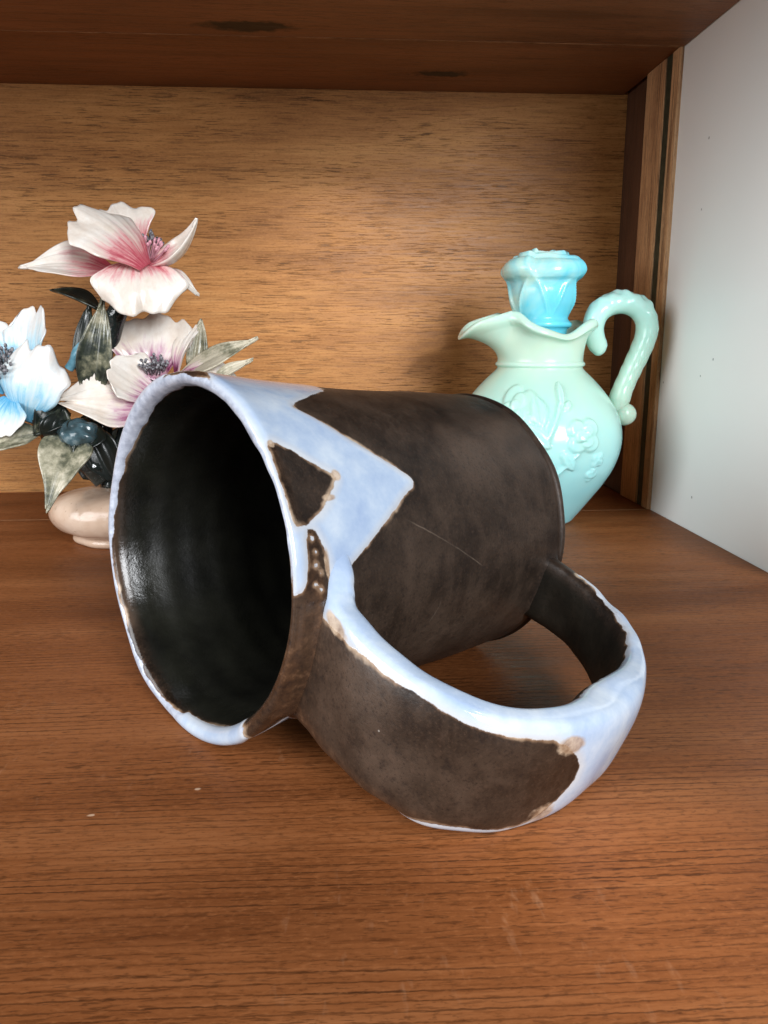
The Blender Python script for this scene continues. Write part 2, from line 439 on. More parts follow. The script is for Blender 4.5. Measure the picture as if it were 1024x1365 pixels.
def mug_material(name):
    w = NT(name, .5, .4)
    pos = w.n('ShaderNodeNewGeometry').outputs['Position']
    g = w.attr('glaze'); gloss = w.attr('gloss'); rust = w.attr('rust')
    n1 = w.noise(pos, 420, 5, .6); n2 = w.noise(pos, 60, 4, .6); n3 = w.noise(pos, 1500, 3, .6)
    ge = w.math('ADD', w.math('ADD', g, w.math('MULTIPLY', w.math('SUBTRACT', n1, .5), 1.0)), w.math('MULTIPLY', w.math('SUBTRACT', w.noise(pos, 120, 2), .5), .8))
    white = w.mr(ge, -.06, .22, 0, 1, True)
    halo = w.mr(w.math('ADD', ge, w.math('MULTIPLY', w.math('SUBTRACT', n2, .52), 4.2)), -.9, .25, 0, 1, True)
    # clay body
    n0 = w.noise(pos, 22, 4, .62, .4)
    clay = w.ramp(w.math('MULTIPLY_ADD', w.math('SUBTRACT', n2, .5), .55, n0), [(.33, (.006, .0038, .0026)), (.44, (.017, .0107, .0071)), (.55, (.032, .0207, .0140)), (.70, (.062, .0410, .0285))])
    st = w.noise(w.coord((160, 160, 26), (0.25, 0.1, .67), src=pos), 1.0, 3, .6)
    clay = w.mix(w.mr(st, .47, .72, 0, .55), clay, (.055, .036, .025))
    clay = w.mix(w.mr(n3, .55, .72, 0, .35), clay, (.075, .044, .029))
    clay = w.mix(w.mr(n3, .44, .30, 0, .6), clay, (.007, .005, .005))
    clay = w.mix(w.mr(n1, .56, .72, 0, .25), clay, (.065, .038, .026))
    clay = w.mix(w.mr(n1, .45, .30, 0, .5), clay, (.012, .009, .008))
    # small pale specks and pits
    vo = w.n('ShaderNodeTexVoronoi'); vo.inputs['Scale'].default_value = 170; w.l(pos, vo.inputs['Vector'])
    sepc = w.n('ShaderNodeSeparateColor'); w.l(vo.outputs['Color'], sepc.inputs[0])
    spk = w.mr(w.math('SUBTRACT', w.mr(sepc.outputs[0], .93, 1., 0, .09), vo.outputs['Distance']), 0, .02)
    clay = w.mix(w.math('MULTIPLY', spk, .65), clay, (.42, .38, .34))
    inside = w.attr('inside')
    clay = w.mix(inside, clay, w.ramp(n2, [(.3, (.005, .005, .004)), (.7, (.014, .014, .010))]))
    for an, mk in (('scratch_a', 'scratch_a_on'), ('scratch_b', 'scratch_b_on')):
        sl = w.math('MULTIPLY', w.mr(w.math('ABSOLUTE', w.math('ADD', w.attr(an), w.math('MULTIPLY', w.math('SUBTRACT', n1, .5), .5))), .22, .05), w.attr(mk))
        clay = w.mix(w.math('MULTIPLY', sl, w.mr(n2, .42, .6, .0, .5)), clay, (.17, .13, .10))
    rustc = w.ramp(n1, [(.3, (.030, .017, .012)), (.55, (.085, .042, .022)), (.75, (.20, .105, .055))])
    clay = w.mix(rust, clay, rustc)
    tan = w.ramp(n2, [(.35, (.10, .055, .03)), (.5, (.22, .13, .075)), (.68, (.46, .36, .26))])
    c = w.mix(w.math('MULTIPLY', halo, w.mr(inside, 0, 1, 1, .4)), clay, tan)
    gl = w.ramp(w.noise(pos, 95, 5, .62), [(.28, (.30, .39, .55)), (.48, (.38, .47, .60)), (.70, (.51, .58, .655))])
    gl = w.mix(w.mr(g, .2, 2.4, .75, 0), gl, (.50, .50, .50))
    thin = w.attr('thin')
    gl = w.mix(thin, gl, w.ramp(n1, [(.3, (.26, .29, .36)), (.7, (.50, .54, .62))]))
    gl = w.mix(w.math('MULTIPLY', spk, .55), gl, (.16, .11, .08))
    c = w.mix(white, c, gl)
    tp_ = w.mr(w.math('ADD', w.attr('tanpatch'), w.math('MULTIPLY', w.math('SUBTRACT', n1, .5), .5)), .40, .62)
    c = w.mix(w.math('MULTIPLY', tp_, .85), c, w.ramp(n1, [(.35, (.24, .15, .09)), (.65, (.50, .38, .27))]))
    w.base(c)
    rg = w.mr(gloss, 0, 1, .44, .17)
    rg = w.math('ADD', rg, w.math('MULTIPLY', w.math('SUBTRACT', n1, .5), .18))
    ro = w.n('ShaderNodeMix'); w.l(white, ro.inputs[0]); w.l(rg, ro.inputs[2]); ro.inputs[3].default_value = .10
    w.rough(ro.outputs[0])
    b = w.bump(w.math('ADD', w.math('MULTIPLY', n3, .4), w.math('MULTIPLY', n1, .8)), .2, .0005)
    b2 = w.bump(w.math('ADD', w.math('MULTIPLY', white, 1.0), w.math('MULTIPLY', n2, .6)), .45, .0006, b)
    # glaze itself is smooth: mix the bumped normals away on it
    mixn = w.n('ShaderNodeMix', data_type='VECTOR'); w.l(w.math('MULTIPLY', white, .8), mixn.inputs[0])
    w.l(b2, mixn.inputs[4]); w.l(w.bump(w.noise(pos, 150, 2), .12, .0008), mixn.inputs[5])
    w.normal(mixn.outputs[1])
    return w.m

SC_A = ((37.1, 46.0, 56.7, 65.2), (18.0, 10.9, 5.3, -2.9))
SC_B = ((46.8, 49.6, 49.8), (-20.9, -13.8, -6.5))
def build_mug():
    root = tag(empty('mug', (MUG_C[0] + MUG_A[0] * 50, MUG_C[1] + MUG_A[1] * 50, 0)),
               'dark brown stoneware mug with pale blue zigzag glaze, lying on its side', 'mug')
    mat = mug_material('stoneware')
    P, p, nf, ne, nc = mug_profile()
    n = 540
    th = np.linspace(-np.pi, np.pi, n, endpoint=False)
    R_, TH = np.meshgrid(P[:, 0], th, indexing='ij'); S_ = P[:, 1][:, None] * np.ones((1, n))
    PP = p[:, None] * np.ones((1, n))
    deg = np.degrees(TH)
    k = .80
    def pol(pts): return [(a + .9, b * k) for a, b in pts]
    Y = deg * k
    W1 = pol([(-.6, 74), (1, 77), (2.5, 82), (7, 90), (15, 97), (27, 98), (37, 92), (38, 84), (35.3, 76.5), (28, 70), (16.5, 60.3), (16, 59), (17.2, 57.6), (27, 46.5), (36, 38), (42.2, 32), (42.9, 30.3), (42, 28.2), (38, 25.5), (31, 19), (24, 13), (18, 8.2), (15.3, 5.7), (15.4, 3.5), (17.5, -3), (22, -12), (30, -22),
              (12.5, -16), (9.6, -5), (9.9, 2), (10.2, 8), (9.0, 14), (7.2, 18.4), (5.6, 18.6), (4.6, 16), (4.4, 10), (3.6, 5), (2.0, 2.5), (-.4, 1.5), (-.6, 21)])
    D1 = pol([(1.3, 43), (3.5, 44), (8, 41), (13.5, 36.5), (17.3, 34), (17.7, 32.6), (16, 30), (12.5, 25.5), (9.6, 22.6), (5.5, 20.3), (2.2, 19.8), (1.6, 22), (1.2, 32)])
    W2 = pol([(-.6, 104), (1.5, 104), (14, 118), (36, 138), (20, 156), (38, 182), (18, 206), (36, 232), (16, 246), (1.5, 256), (-.6, 256)])
    W3 = pol([(-4, -52), (1.0, -53), (3.5, -62), (9, -48), (13, -47), (15, -60), (12, -84), (2, -100), (-4, -94)])
    g = np.full(PP.shape, -50.)
    for poly in (W1, W2, W3):
        for sh in (0, 360 * k, -360 * k):
            g = np.maximum(g, sdf_poly(PP, Y + sh, poly))
    g = np.minimum(g, -sdf_poly(PP, Y, D1))
    X = mug_point(R_, S_, TH)
    # pale line that runs round the crest of the rim, broad at the top left
    d360 = np.mod(deg, 360)
    wbl = wob(np.stack([deg * .8, PP * 0 + 5, PP * 0], -1), 9.)
    lo = np.interp(d360, [0, 10, 60, 78, 100, 130, 160, 185, 215, 250, 275, 300, 308, 312, 360], [-.5, -.6, -1.1, -2.6, -4.2, -4.2, -2.4, -.6, -.3, -.6, -2.0, -2.6, -.4, .6, .5]) - .35 * wbl
    hi = np.interp(d360, [0, 5, 10, 70, 80, 100, 180, 255, 300, 308, 312, 355, 360], [-.6, .2, 1.2, 1.2, 1.0, .9, 1.8, 1.6, 1.0, 0, -1.0, -1.0, -.6]) + .35 * wbl
    crest = np.minimum(PP - lo, hi - PP)
    thin = np.clip(smooth(crest, -.6, .1) * (1 - smooth(g, .1, 1.2)), 0, 1)
    g = np.maximum(g, crest)
    inside = smooth(-PP, 1.0, 5.5)
    inside[-1] = 1
    # foot underside is bare clay
    rust = smooth(-PP, -9, -3) * (1 - smooth(-PP, 0, 2.5)) * (.18 + .2 * np.clip(wob(X, 14.), -1, 1))
    near = np.exp(-((deg + 20) / 26) ** 4) * smooth(10.5 - PP, 0, 4) * smooth(PP, -4, 0)
    rust = np.clip(rust + near * (.22 + .78 * np.exp(-((PP - 8.6) / 1.5) ** 2)), 0, 1)
    gloss = np.clip(smooth(-PP, -7, -2) * .95 + near * .9, 0, 1) * (1 - .62 * smooth(-PP, 7, 15))
    # drip with bubbles between rim and zigzag
    drip = np.exp(-(((PP - 7.2) / 2.2) ** 2 + ((deg - 9) / 11) ** 4))
    for s_, d_, r_ in ((7.2, 16.2, .62), (7.7, 12.6, .5), (7.4, 9.0, .62), (8.6, 6.8, .4), (6.6, 4.2, .5), (7.9, 2.6, .45)):
        g = np.maximum(g, r_ - np.hypot(PP - s_, (deg - d_) * k))
    rust = np.clip(rust + .25 * drip, 0, 1); gloss = np.clip(gloss + drip, 0, 1)
    # relief: glaze stands proud, throwing rings, wobble of a hand made pot
    dn = .32 * smooth(g, -.2, .8) - .0
    rings = (.10 * np.sin(PP * .7 + .6 * np.sin(TH)) + .10 * np.sin(PP * .31 + 1.3 * np.sin(TH + 1))) * smooth(-PP, 6, 16)
    wobb = .30 * wob(np.stack([np.cos(TH) * 40, np.sin(TH) * 40, PP * .8], -1), 34.)
    ridge = near * 0 + 1.5 * np.exp(-((PP - 8.6) / 1.5) ** 2) * np.exp(-((deg + 20) / 17) ** 6)
    # clay worked up into fillets round both handle roots
    tt = R_ * np.sin(TH - HTH); front = np.cos(TH - HTH) > 0
    def box(s0, s1, w_): return np.hypot(np.maximum(np.maximum(s0 - S_, S_ - s1), 0), np.maximum(np.abs(tt - .8) - w_, 0))
    fil = 1.9 * np.exp(-(box(6.4, 14.5, 15.0) / 3.2) ** 1.5) + 2.0 * np.exp(-(box(96.8, 99.8, 7.5) / 2.0) ** 1.4)
    fil = fil * front * (PP > 3.2)
    ridge = ridge * .55 + fil
    T = np.gradient(P, axis=0); T /= np.linalg.norm(T, axis=1)[:, None] + 1e-9
    nr, ns = -T[:, 1], T[:, 0]                     # outward normal in (r,s): exterior runs towards smaller s
    off = (dn + rings + wobb + ridge)
    off *= (P[:, 0] > 3)[:, None]
    R2 = np.maximum(R_ + off * nr[:, None], .3); S2 = S_ + off * ns[:, None]
    X = mug_point(R2, S2, TH)
    # keep it standing on the board
    X[..., 2] = np.maximum(X[..., 2], .03)
    X[..., 2] -= (X[..., 2].min() - .03) * smooth(20 - X[..., 2], 0, 15)
    f = grid_faces(len(P), n, False, True)
    body = mesh_obj('body', X.reshape(-1, 3), f, mat, root, dict(glaze=g, gloss=gloss, rust=rust, inside=inside, thin=thin,
                    tanpatch=sum(np.exp(-(((PP - a_) / r1) ** 2 + ((Y - b_ * k) / r2) ** 2)) for a_, b_, r1, r2 in ((18.7, 33.6, 1.5, 1.6), (14.6, 27.0, 2.2, 1.0), (3.2, 43.5, 1.2, 1.0), (11.2, -1.5, 1.3, 3.0), (10.6, 9, .8, 4.0), (17, 59, .8, .8))),
                    scratch_a=(deg - np.polyval(np.polyfit(SC_A[0], SC_A[1], 2), S_)) * .6, scratch_a_on=smooth(S_, SC_A[0][0] - 1, SC_A[0][0] + 2) * (1 - smooth(S_, SC_A[0][-1] - 2, SC_A[0][-1])),
                    scratch_b=(S_ - np.interp(deg, SC_B[1], SC_B[0])) * .9, scratch_b_on=smooth(deg, SC_B[1][0], SC_B[1][0] + 4) * (1 - smooth(deg, SC_B[1][-1] - 3, SC_B[1][-1]))), origin=MUG_C)
    # handle
    X, U, V, ph = handle_grid(230, 84)
    nu, ncs = U.shape
    dark = [(-30, 7.5), (-4, 7.0), (3, 6.4), (8, 5.4), (17, 4.6), (34, 4.3), (48, 5.3), (57, 5.2), (64, 5.8), (68, 7.4), (72, 10.5), (74.6, 14.5), (74.2, 17), (71.8, 22.6), (68, 28.6), (65, 30.2), (57, 30.4), (46, 31.8), (38, 34), (20, 46), (-30, 46)]
    g = -sdf_poly(U, V, dark)
    vb = np.interp(U, [0, 90, 108, 122, 140, 155, 175], [-4.6, -5.0, -5.2, -3.4, -1.2, .4, .6]) + .5 * wob(np.stack([U, V * 0, V * 0], -1), 5.)
    inner = np.where(V < 0, vb - V, np.where(U > 120, vb - V, -20.))
    low_in = smooth(-V, 18, 26) * 8 - 3            # lower edge of the inner side
    g = np.minimum(g, -np.where(V < 6, inner, -20))
    g = np.minimum(g, 161.0 - U)
    g = np.minimum(g, np.where(U < 9, 50, 50))
    Cc = X.mean(1, keepdims=True)
    N = X - Cc; N /= np.linalg.norm(N, axis=2)[..., None]
    X = X + N * (.30 * smooth(g, -.2, .8) + .28 * wob(X, 18.))[..., None]
    X[..., 2] = np.maximum(X[..., 2], .05)
    rust = np.clip(np.exp(-U / 5.) * .6 + .35 * (1 - smooth(np.abs(V - 33), 1, 4)) * (U < 60) + .04, 0, 1) * (V > 0)
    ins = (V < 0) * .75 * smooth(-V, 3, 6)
    f = [tuple(q) for q in grid_faces(nu, ncs, False, True)]
    f.append(tuple(range(ncs))[::-1]); f.append(tuple(range((nu - 1) * ncs, nu * ncs)))
    mesh_obj('handle', X.reshape(-1, 3), f, mat, root, dict(glaze=g, gloss=.22 + 0 * g, rust=rust, inside=ins, thin=0 * g,
             tanpatch=np.exp(-(((U - 69.2) / 4.6) ** 2 + ((V - 7.2) / 2.6) ** 2)) + np.exp(-(((U - 8) / 5) ** 2 + ((V - 4.8) / 1.6) ** 2)) + .75 * np.exp(-(((U - 70) / 5) ** 2 + ((V - 26) / 4) ** 2))),
             origin=MUG_C + H_RD * 44 + MUG_A * 50)
    return root
build_mug()

# ------------------------------------------------------------------ milk glass pitcher
PB = np.array([-74.9, -107.2, 0.0])

def glass_material(name, stops, zlo, zhi, sw, xg=0.):
    w = NT(name, .16, .5)
    pos = w.n('ShaderNodeNewGeometry').outputs['Position']
    sep = w.n('ShaderNodeSeparateXYZ'); w.l(pos, sep.inputs[0])
    n = w.noise(w.coord((1, 1, .6), src=pos), 34, 4, .55, .8)
    t = w.math('ADD', w.mr(sep.outputs[2], zlo, zhi), w.math('MULTIPLY', w.math('SUBTRACT', n, .5), sw))
    if xg: t = w.math('ADD', t, w.mr(sep.outputs[0], -.100, -.052, xg, -xg * .6))
    c = w.ramp(t, stops)
    vo = w.n('ShaderNodeTexVoronoi'); vo.inputs['Scale'].default_value = 150; w.l(pos, vo.inputs['Vector'])
    s2 = w.n('ShaderNodeSeparateColor'); w.l(vo.outputs['Color'], s2.inputs[0])
    spk = w.mr(w.math('SUBTRACT', w.mr(s2.outputs[0], .95, 1., 0, .09), vo.outputs['Distance']), 0, .02)
    c = w.mix(w.math('MULTIPLY', spk, .5), c, (.25, .27, .2))
    w.base(c)
    w.b.inputs['Subsurface Weight'].default_value = .55
    w.b.inputs['Subsurface Radius'].default_value = (.5, 1.0, .95)
    w.b.inputs['Subsurface Scale'].default_value = .006
    w.rough(w.mr(w.noise(pos, 180, 4), .3, .7, .12, .27))
    w.normal(w.bump(w.noise(pos, 120, 2), .06, .0008))
    return w.m
M_glass = glass_material('aqua_milk_glass', [(0.0, (.28, .64, .70)), (.3, (.36, .69, .69)), (.55, (.44, .69, .60)), (.8, (.52, .68, .55)), (1.0, (.46, .70, .61))], 0.0, .125, .35)
M_glass2 = glass_material('turquoise_milk_glass', [(0.0, (.12, .58, .72)), (.40, (.17, .62, .74)), (.58, (.30, .66, .70)), (.8, (.50, .75, .68)), (1, (.46, .72, .68))], .098, .185, 1.6, .45)
M_glass3 = glass_material('pale_green_milk_glass', [(0.0, (.60, .77, .62)), (.5, (.52, .78, .67)), (1.0, (.46, .77, .72))], .055, .13, .3)

def rose(th, z, t0, z0, rad, rr, hgt, spin=0.):
    """raised rose relief: a bud wrapped by rings of overlapping petals, arc coordinates in mm"""
    dx = ((th - t0 + np.pi) % (2 * np.pi) - np.pi) * rr / rad; dz = (z - z0) / rad
    out = np.zeros(th.shape)
    for ring, (num, rc, pr, top) in enumerate(((4, .50, .58, .60), (3, .28, .42, .84), (2, .12, .24, 1.0))):
        for k in range(num):
            a = spin + ring * .7 + k * 2 * np.pi / num
            px, pz = dx - rc * np.cos(a), dz - rc * np.sin(a)
            q = np.hypot(px, pz) / pr
            outward = (px * np.cos(a) + pz * np.sin(a)) / pr
            h = top * (.72 + .28 * np.clip(outward, -1, 1) + .10 * np.cos(k * 2.1)) * smooth(1 - q, 0, .42)
            out = np.maximum(out, h)
    return hgt * out
def leaf_relief(th, z, t0, z0, t1, z1, wid, rr, hgt):
    ax, az = t0 * rr, z0; bx, bz = t1 * rr, z1
    x = th * rr
    ex, ez = bx - ax, bz - az; L2 = ex * ex + ez * ez
    t = np.clip(((x - ax) * ex + (z - az) * ez) / L2, 0, 1)
    d = np.hypot(x - ax - ex * t, z - az - ez * t)
    ww = wid * np.sin(np.pi * np.clip(t * .92 + .04, 0, 1)) ** .7 + .01
    q = np.clip(1 - (d / ww) ** 2, 0, 1)
    return hgt * q ** .5 * (1 - .35 * np.exp(-(d / (.16 * wid + .05)) ** 2))
def stem_relief(th, z, pts, wid, rr, hgt):
    best = np.full(th.shape, 1e9)
    for (a, b) in zip(pts[:-1], pts[1:]):
        ax, az, bx, bz = a[0] * rr, a[1], b[0] * rr, b[1]
        ex, ez = bx - ax, bz - az
        t = np.clip(((th * rr - ax) * ex + (z - az) * ez) / (ex * ex + ez * ez), 0, 1)
        best = np.minimum(best, np.hypot(th * rr - ax - ex * t, z - az - ez * t))
    return hgt * np.exp(-(best / wid) ** 2)

def build_pitcher():
    root = tag(empty('pitcher', PB), 'pale aqua milk glass pitcher with raised roses, turquoise rose stopper and looped handle', 'pitcher')
    ext = catmull([(.5, 1.4), (14, 1.4), (17, .3), (19.5, 0), (21.5, .8), (23.2, 3), (27.0, 8), (31.8, 14.5), (37.8, 23), (42.8, 32), (45.6, 41), (46.3, 49.5), (44.9, 57.5), (41.2, 65.5), (35.8, 73), (30.4, 79), (26.0, 83.2), (23.9, 85.3), (23.3, 86.6), (24.4, 87.6), (24.3, 88.8), (23.4, 89.8), (23.5, 93), (24.6, 98), (26.6, 103), (28.8, 106.0), (30.8, 107.4)], 300)
    lip = catmull([(30.8, 107.4), (32.6, 108.9), (33.0, 111.0), (31.8, 112.8), (29.6, 113.0), (27.4, 111.4), (24.8, 107.5), (22.2, 103), (20.6, 97), (19.6, 90), (19.4, 80), (19.0, 70)], 70)[1:]
    P = np.vstack([ext, lip]); ne = len(ext)
    n = 320
    X, th = lathe(P, n)
    TH = np.ones((len(P), 1)) * th[None]
    R_ = P[:, :1] * np.ones((1, n)); Z = P[:, 1:] * np.ones((1, n))
    # ruffled lip, spout drawn out to the left (-x)
    k = np.clip((Z - 91) / 18.0, 0, 1.1) ** 1.6
    k[ne + 45:] = 0
    sp_a = np.abs((TH - np.pi + np.pi) % (2 * np.pi) - np.pi)
    spout = np.exp(-(sp_a / .56) ** 3.0)
    ruff = np.cos(5 * (TH - np.pi)) * (1 - .8 * spout)
    R2 = R_ + k * (10.8 * spout + 1.6 * ruff - 3.4 * (1 - spout))
    bump_up = np.exp(-((sp_a - .78) / .36) ** 2)
    fb = np.exp(-((np.abs(np.sin(TH)) - 1) / .22) ** 2) * (np.cos(TH) > -.75)
    Z2 = Z + k * (-4.5 * np.exp(-(sp_a / .30) ** 2) + 6.0 * bump_up - 4.5 * fb - 2.0 + 1.3 * ruff)
    Z2 = Z2 - np.clip(R2 - 40, 0, 9) ** 1.5 * .16 * (Z > 100)
    # relief, angles measured so that the camera side is about -105 deg
    A = (TH + np.pi) % (2 * np.pi) - np.pi
    q = lambda d: math.radians(d)
    rel = np.zeros_like(Z)
    rr = 44.
    for base in (-90., 90.):
        b = lambda d: q(base + d)
        rel = np.maximum(rel, rose(A, Z, b(-31), 66, 13.0, rr, 2.6, .5))
        rel = np.maximum(rel, leaf_relief(A, Z, b(-18), 72, b(-12), 58, 5.5, rr, 2.1))
        rel = np.maximum(rel, leaf_relief(A, Z, b(-20), 58, b(-8), 48, 4.6, rr, 1.8))
        rel = np.maximum(rel, rose(A, Z, b(16), 53, 10.0, rr, 2.6, 2.4))
        rel = np.maximum(rel, stem_relief(A, Z, [(b(2), 75), (b(1), 70), (b(-2), 63), (b(-6), 56), (b(-10), 48)], 1.0, rr, 1.6))
        rel = np.maximum(rel, leaf_relief(A, Z, b(2), 68, b(3), 79, 2.6, rr, 2.2))
        rel = np.maximum(rel, leaf_relief(A, Z, b(5), 66, b(9), 70, 1.8, rr, 1.4))
        rel = np.maximum(rel, rose(A, Z, b(29), 40, 4.4, rr, 1.3, 1.0))
        rel = np.maximum(rel, rose(A, Z, b(27), 32, 4.0, rr, 1.1, 3.0))
        rel = np.maximum(rel, stem_relief(A, Z, [(b(12), 44), (b(5), 38), (b(0), 34), (b(-5), 27)], .9, rr, 1.1))
        rel = np.maximum(rel, leaf_relief(A, Z, b(2), 45, b(10), 36, 3.2, rr, 1.3))
        rel = np.maximum(rel, leaf_relief(A, Z, b(-24), 52, b(-30), 40, 4.0, rr, 1.5))
    rel *= 1.35
    rel[ne:] = 0
    T = np.gradient(P, axis=0); T /= np.linalg.norm(T, axis=1)[:, None] + 1e-9
    R2 = R2 + rel * T[:, 1:2]; Z2 = Z2 - rel * T[:, :1]
    V = np.stack([PB[0] + R2 * np.cos(TH), PB[1] + R2 * np.sin(TH), Z2], -1)
    f = [tuple(x) for x in grid_faces(len(P), n, False, True)]
    f.append(tuple(range(n))[::-1]); f.append(tuple(range((len(P) - 1) * n, len(P) * n)))
    body = mesh_obj('body', V.reshape(-1, 3), f, M_glass, root, origin=PB)
    # handle: flat looped rope with a scroll at the lip, leafy crest and a ball where it meets the body
    path = catmull([(36.0, 0, 94.0), (33.8, 0, 96.2), (30.6, 0, 101.5), (29.2, 0, 108.5), (31.4, 0, 115.6), (37.4, 0, 120.0), (45.8, 0, 121.2), (53.8, 0, 118.4), (58.8, 0, 112.0), (59.4, 0, 104.0), (56.6, 0, 95), (52.4, 0, 85), (48.8, 0, 76), (46.6, 0, 69), (45.8, 0, 62)], 240)
    path = path + PB
    s = np.linspace(0, 1, 240)
    rad = np.interp(s, [0, .006, .02, .05, .14, .22, .32, .42, .55, .68, .85, .94, 1], [.4, 2.6, 4.2, 5.2, 5.7, 6.1, 6.2, 6.2, 6.0, 5.8, 5.5, 6.0, 4.6])
    rad2 = rad * np.interp(s, [0, .2, .5, 1], [.9, 1.15, 1.2, 1.0])
    v, f = tube(path, np.stack([rad2, rad], 1), 40)
    # knobbly leafwork along the crest
    ctr = np.repeat(path, 40, 0)
    d = v[:-2] - ctr; dl = np.linalg.norm(d, axis=1)[:, None]; dn = d / dl
    ss = np.repeat(s, 40)
    outw = np.clip(dn @ np.array([.35, -.1, .9]), 0, 1)
    knob = .8 * (.75 * np.sin(ss * 118) * np.sin(dn[:, 1] * 5 + 1) + .65 * np.sin(ss * 61 + dn[:, 1] * 4)) * outw ** .7 * smooth(ss, .16, .26) * (1 - smooth(ss, .5, .62))
    rope = .10 * np.sin(ss * 95 + np.arctan2(dn[:, 1], dn[:, 2]) * 2) * smooth(ss, .55, .65) * (1 - smooth(ss, .88, .95))
    v[:-2] += dn * (knob + rope)[:, None]
    hd = mesh_obj('handle', v, f, M_glass3, root)
    # ball terminal
    a = np.linspace(0, np.pi, 24); pr = np.stack([6.3 * np.sin(a) + .02, -6.3 * np.cos(a)], 1)
    B, _ = lathe(pr, 32)
    ctrb = PB + np.array([49.6, -1.4, 60.0])
    bb = B.reshape(-1, 3) + ctrb
    bb += ((bb - ctrb) / 5.9) * (.35 * np.exp(-((bb - ctrb)[:, 1] + 5.2) ** 2 / 3.))[:, None]
    mesh_obj('handle_knob', bb, grid_faces(24, 32, False, True), M_glass3, hd)
    # stopper: half open rose
    pr = catmull([(.4, 96), (14.5, 96), (14.8, 105), (15.6, 107.2), (17.2, 108.2), (17.4, 110), (16, 111.3), (15.2, 113), (16.6, 117), (18.2, 121), (19.0, 125.5), (19.2, 129.5), (20.0, 132.0), (22.4, 134.0), (23.8, 136.8), (23.2, 139.8), (20.8, 142.2), (16.5, 144.2), (11.5, 146), (7, 146.4), (3, 146.1), (.4, 145.8)], 180)
    X, th = lathe(pr, 200)
    TH = np.ones((len(pr), 1)) * th; R_ = pr[:, :1] * np.ones((1, 200)); Z = pr[:, 1:] * np.ones((1, 200))
    kk = smooth(Z, 112, 120) * (1 - smooth(Z, 131, 135)) * smooth(R_, 12, 15)
    fold = np.abs(np.sin(2.5 * (TH + .25) + (Z - 112) * .0))
    sep = np.exp(-((fold - .15 - (Z - 112) / 26.) / .12) ** 2)
    R2 = R_ + kk * (1.0 * sep - .5 * (fold < .15 + (Z - 112) / 26.))
    edge = smooth(Z, 131, 136)
    pq = (TH * 4 / (2 * np.pi) + .22 + (Z - 134) * .012) % 1.0
    petl = np.where(pq < .88, (pq / .88) ** 1.4, 1 - smooth(pq, .88, 1.0))
    R2 = R2 + edge * (R_ > 14) * (.35 * np.cos(5 * TH + .9) + .6 * np.cos(2 * TH + .4) + 2.4 * (petl - .5))
    top = smooth(Z, 141.5, 145) * smooth(R_, 1, 4)
    ph_ = (R_ / 7.2 - TH / (2 * np.pi) * 2 + .25 * np.sin(3 * TH)) % 1.0
    shell = np.where(ph_ < .82, ph_ / .82, (1 - ph_) / .18)
    Z2 = Z + top * (2.2 * shell - .6 + .5 * np.cos(3 * TH)) + edge * (1.4 * (petl - .5) + .5 * np.cos(2 * TH))
    R2 = R2 * .95
    V = np.stack([PB[0] - .4 + R2 * np.cos(TH), PB[1] + R2 * np.sin(TH), Z2], -1)
    f = [tuple(x) for x in grid_faces(len(pr), 200, False, True)]
    f.append(tuple(range(200))[::-1]); f.append(tuple(range((len(pr) - 1) * 200, len(pr) * 200)))
    mesh_obj('stopper', V.reshape(-1, 3), f, M_glass2, root)
build_pitcher()

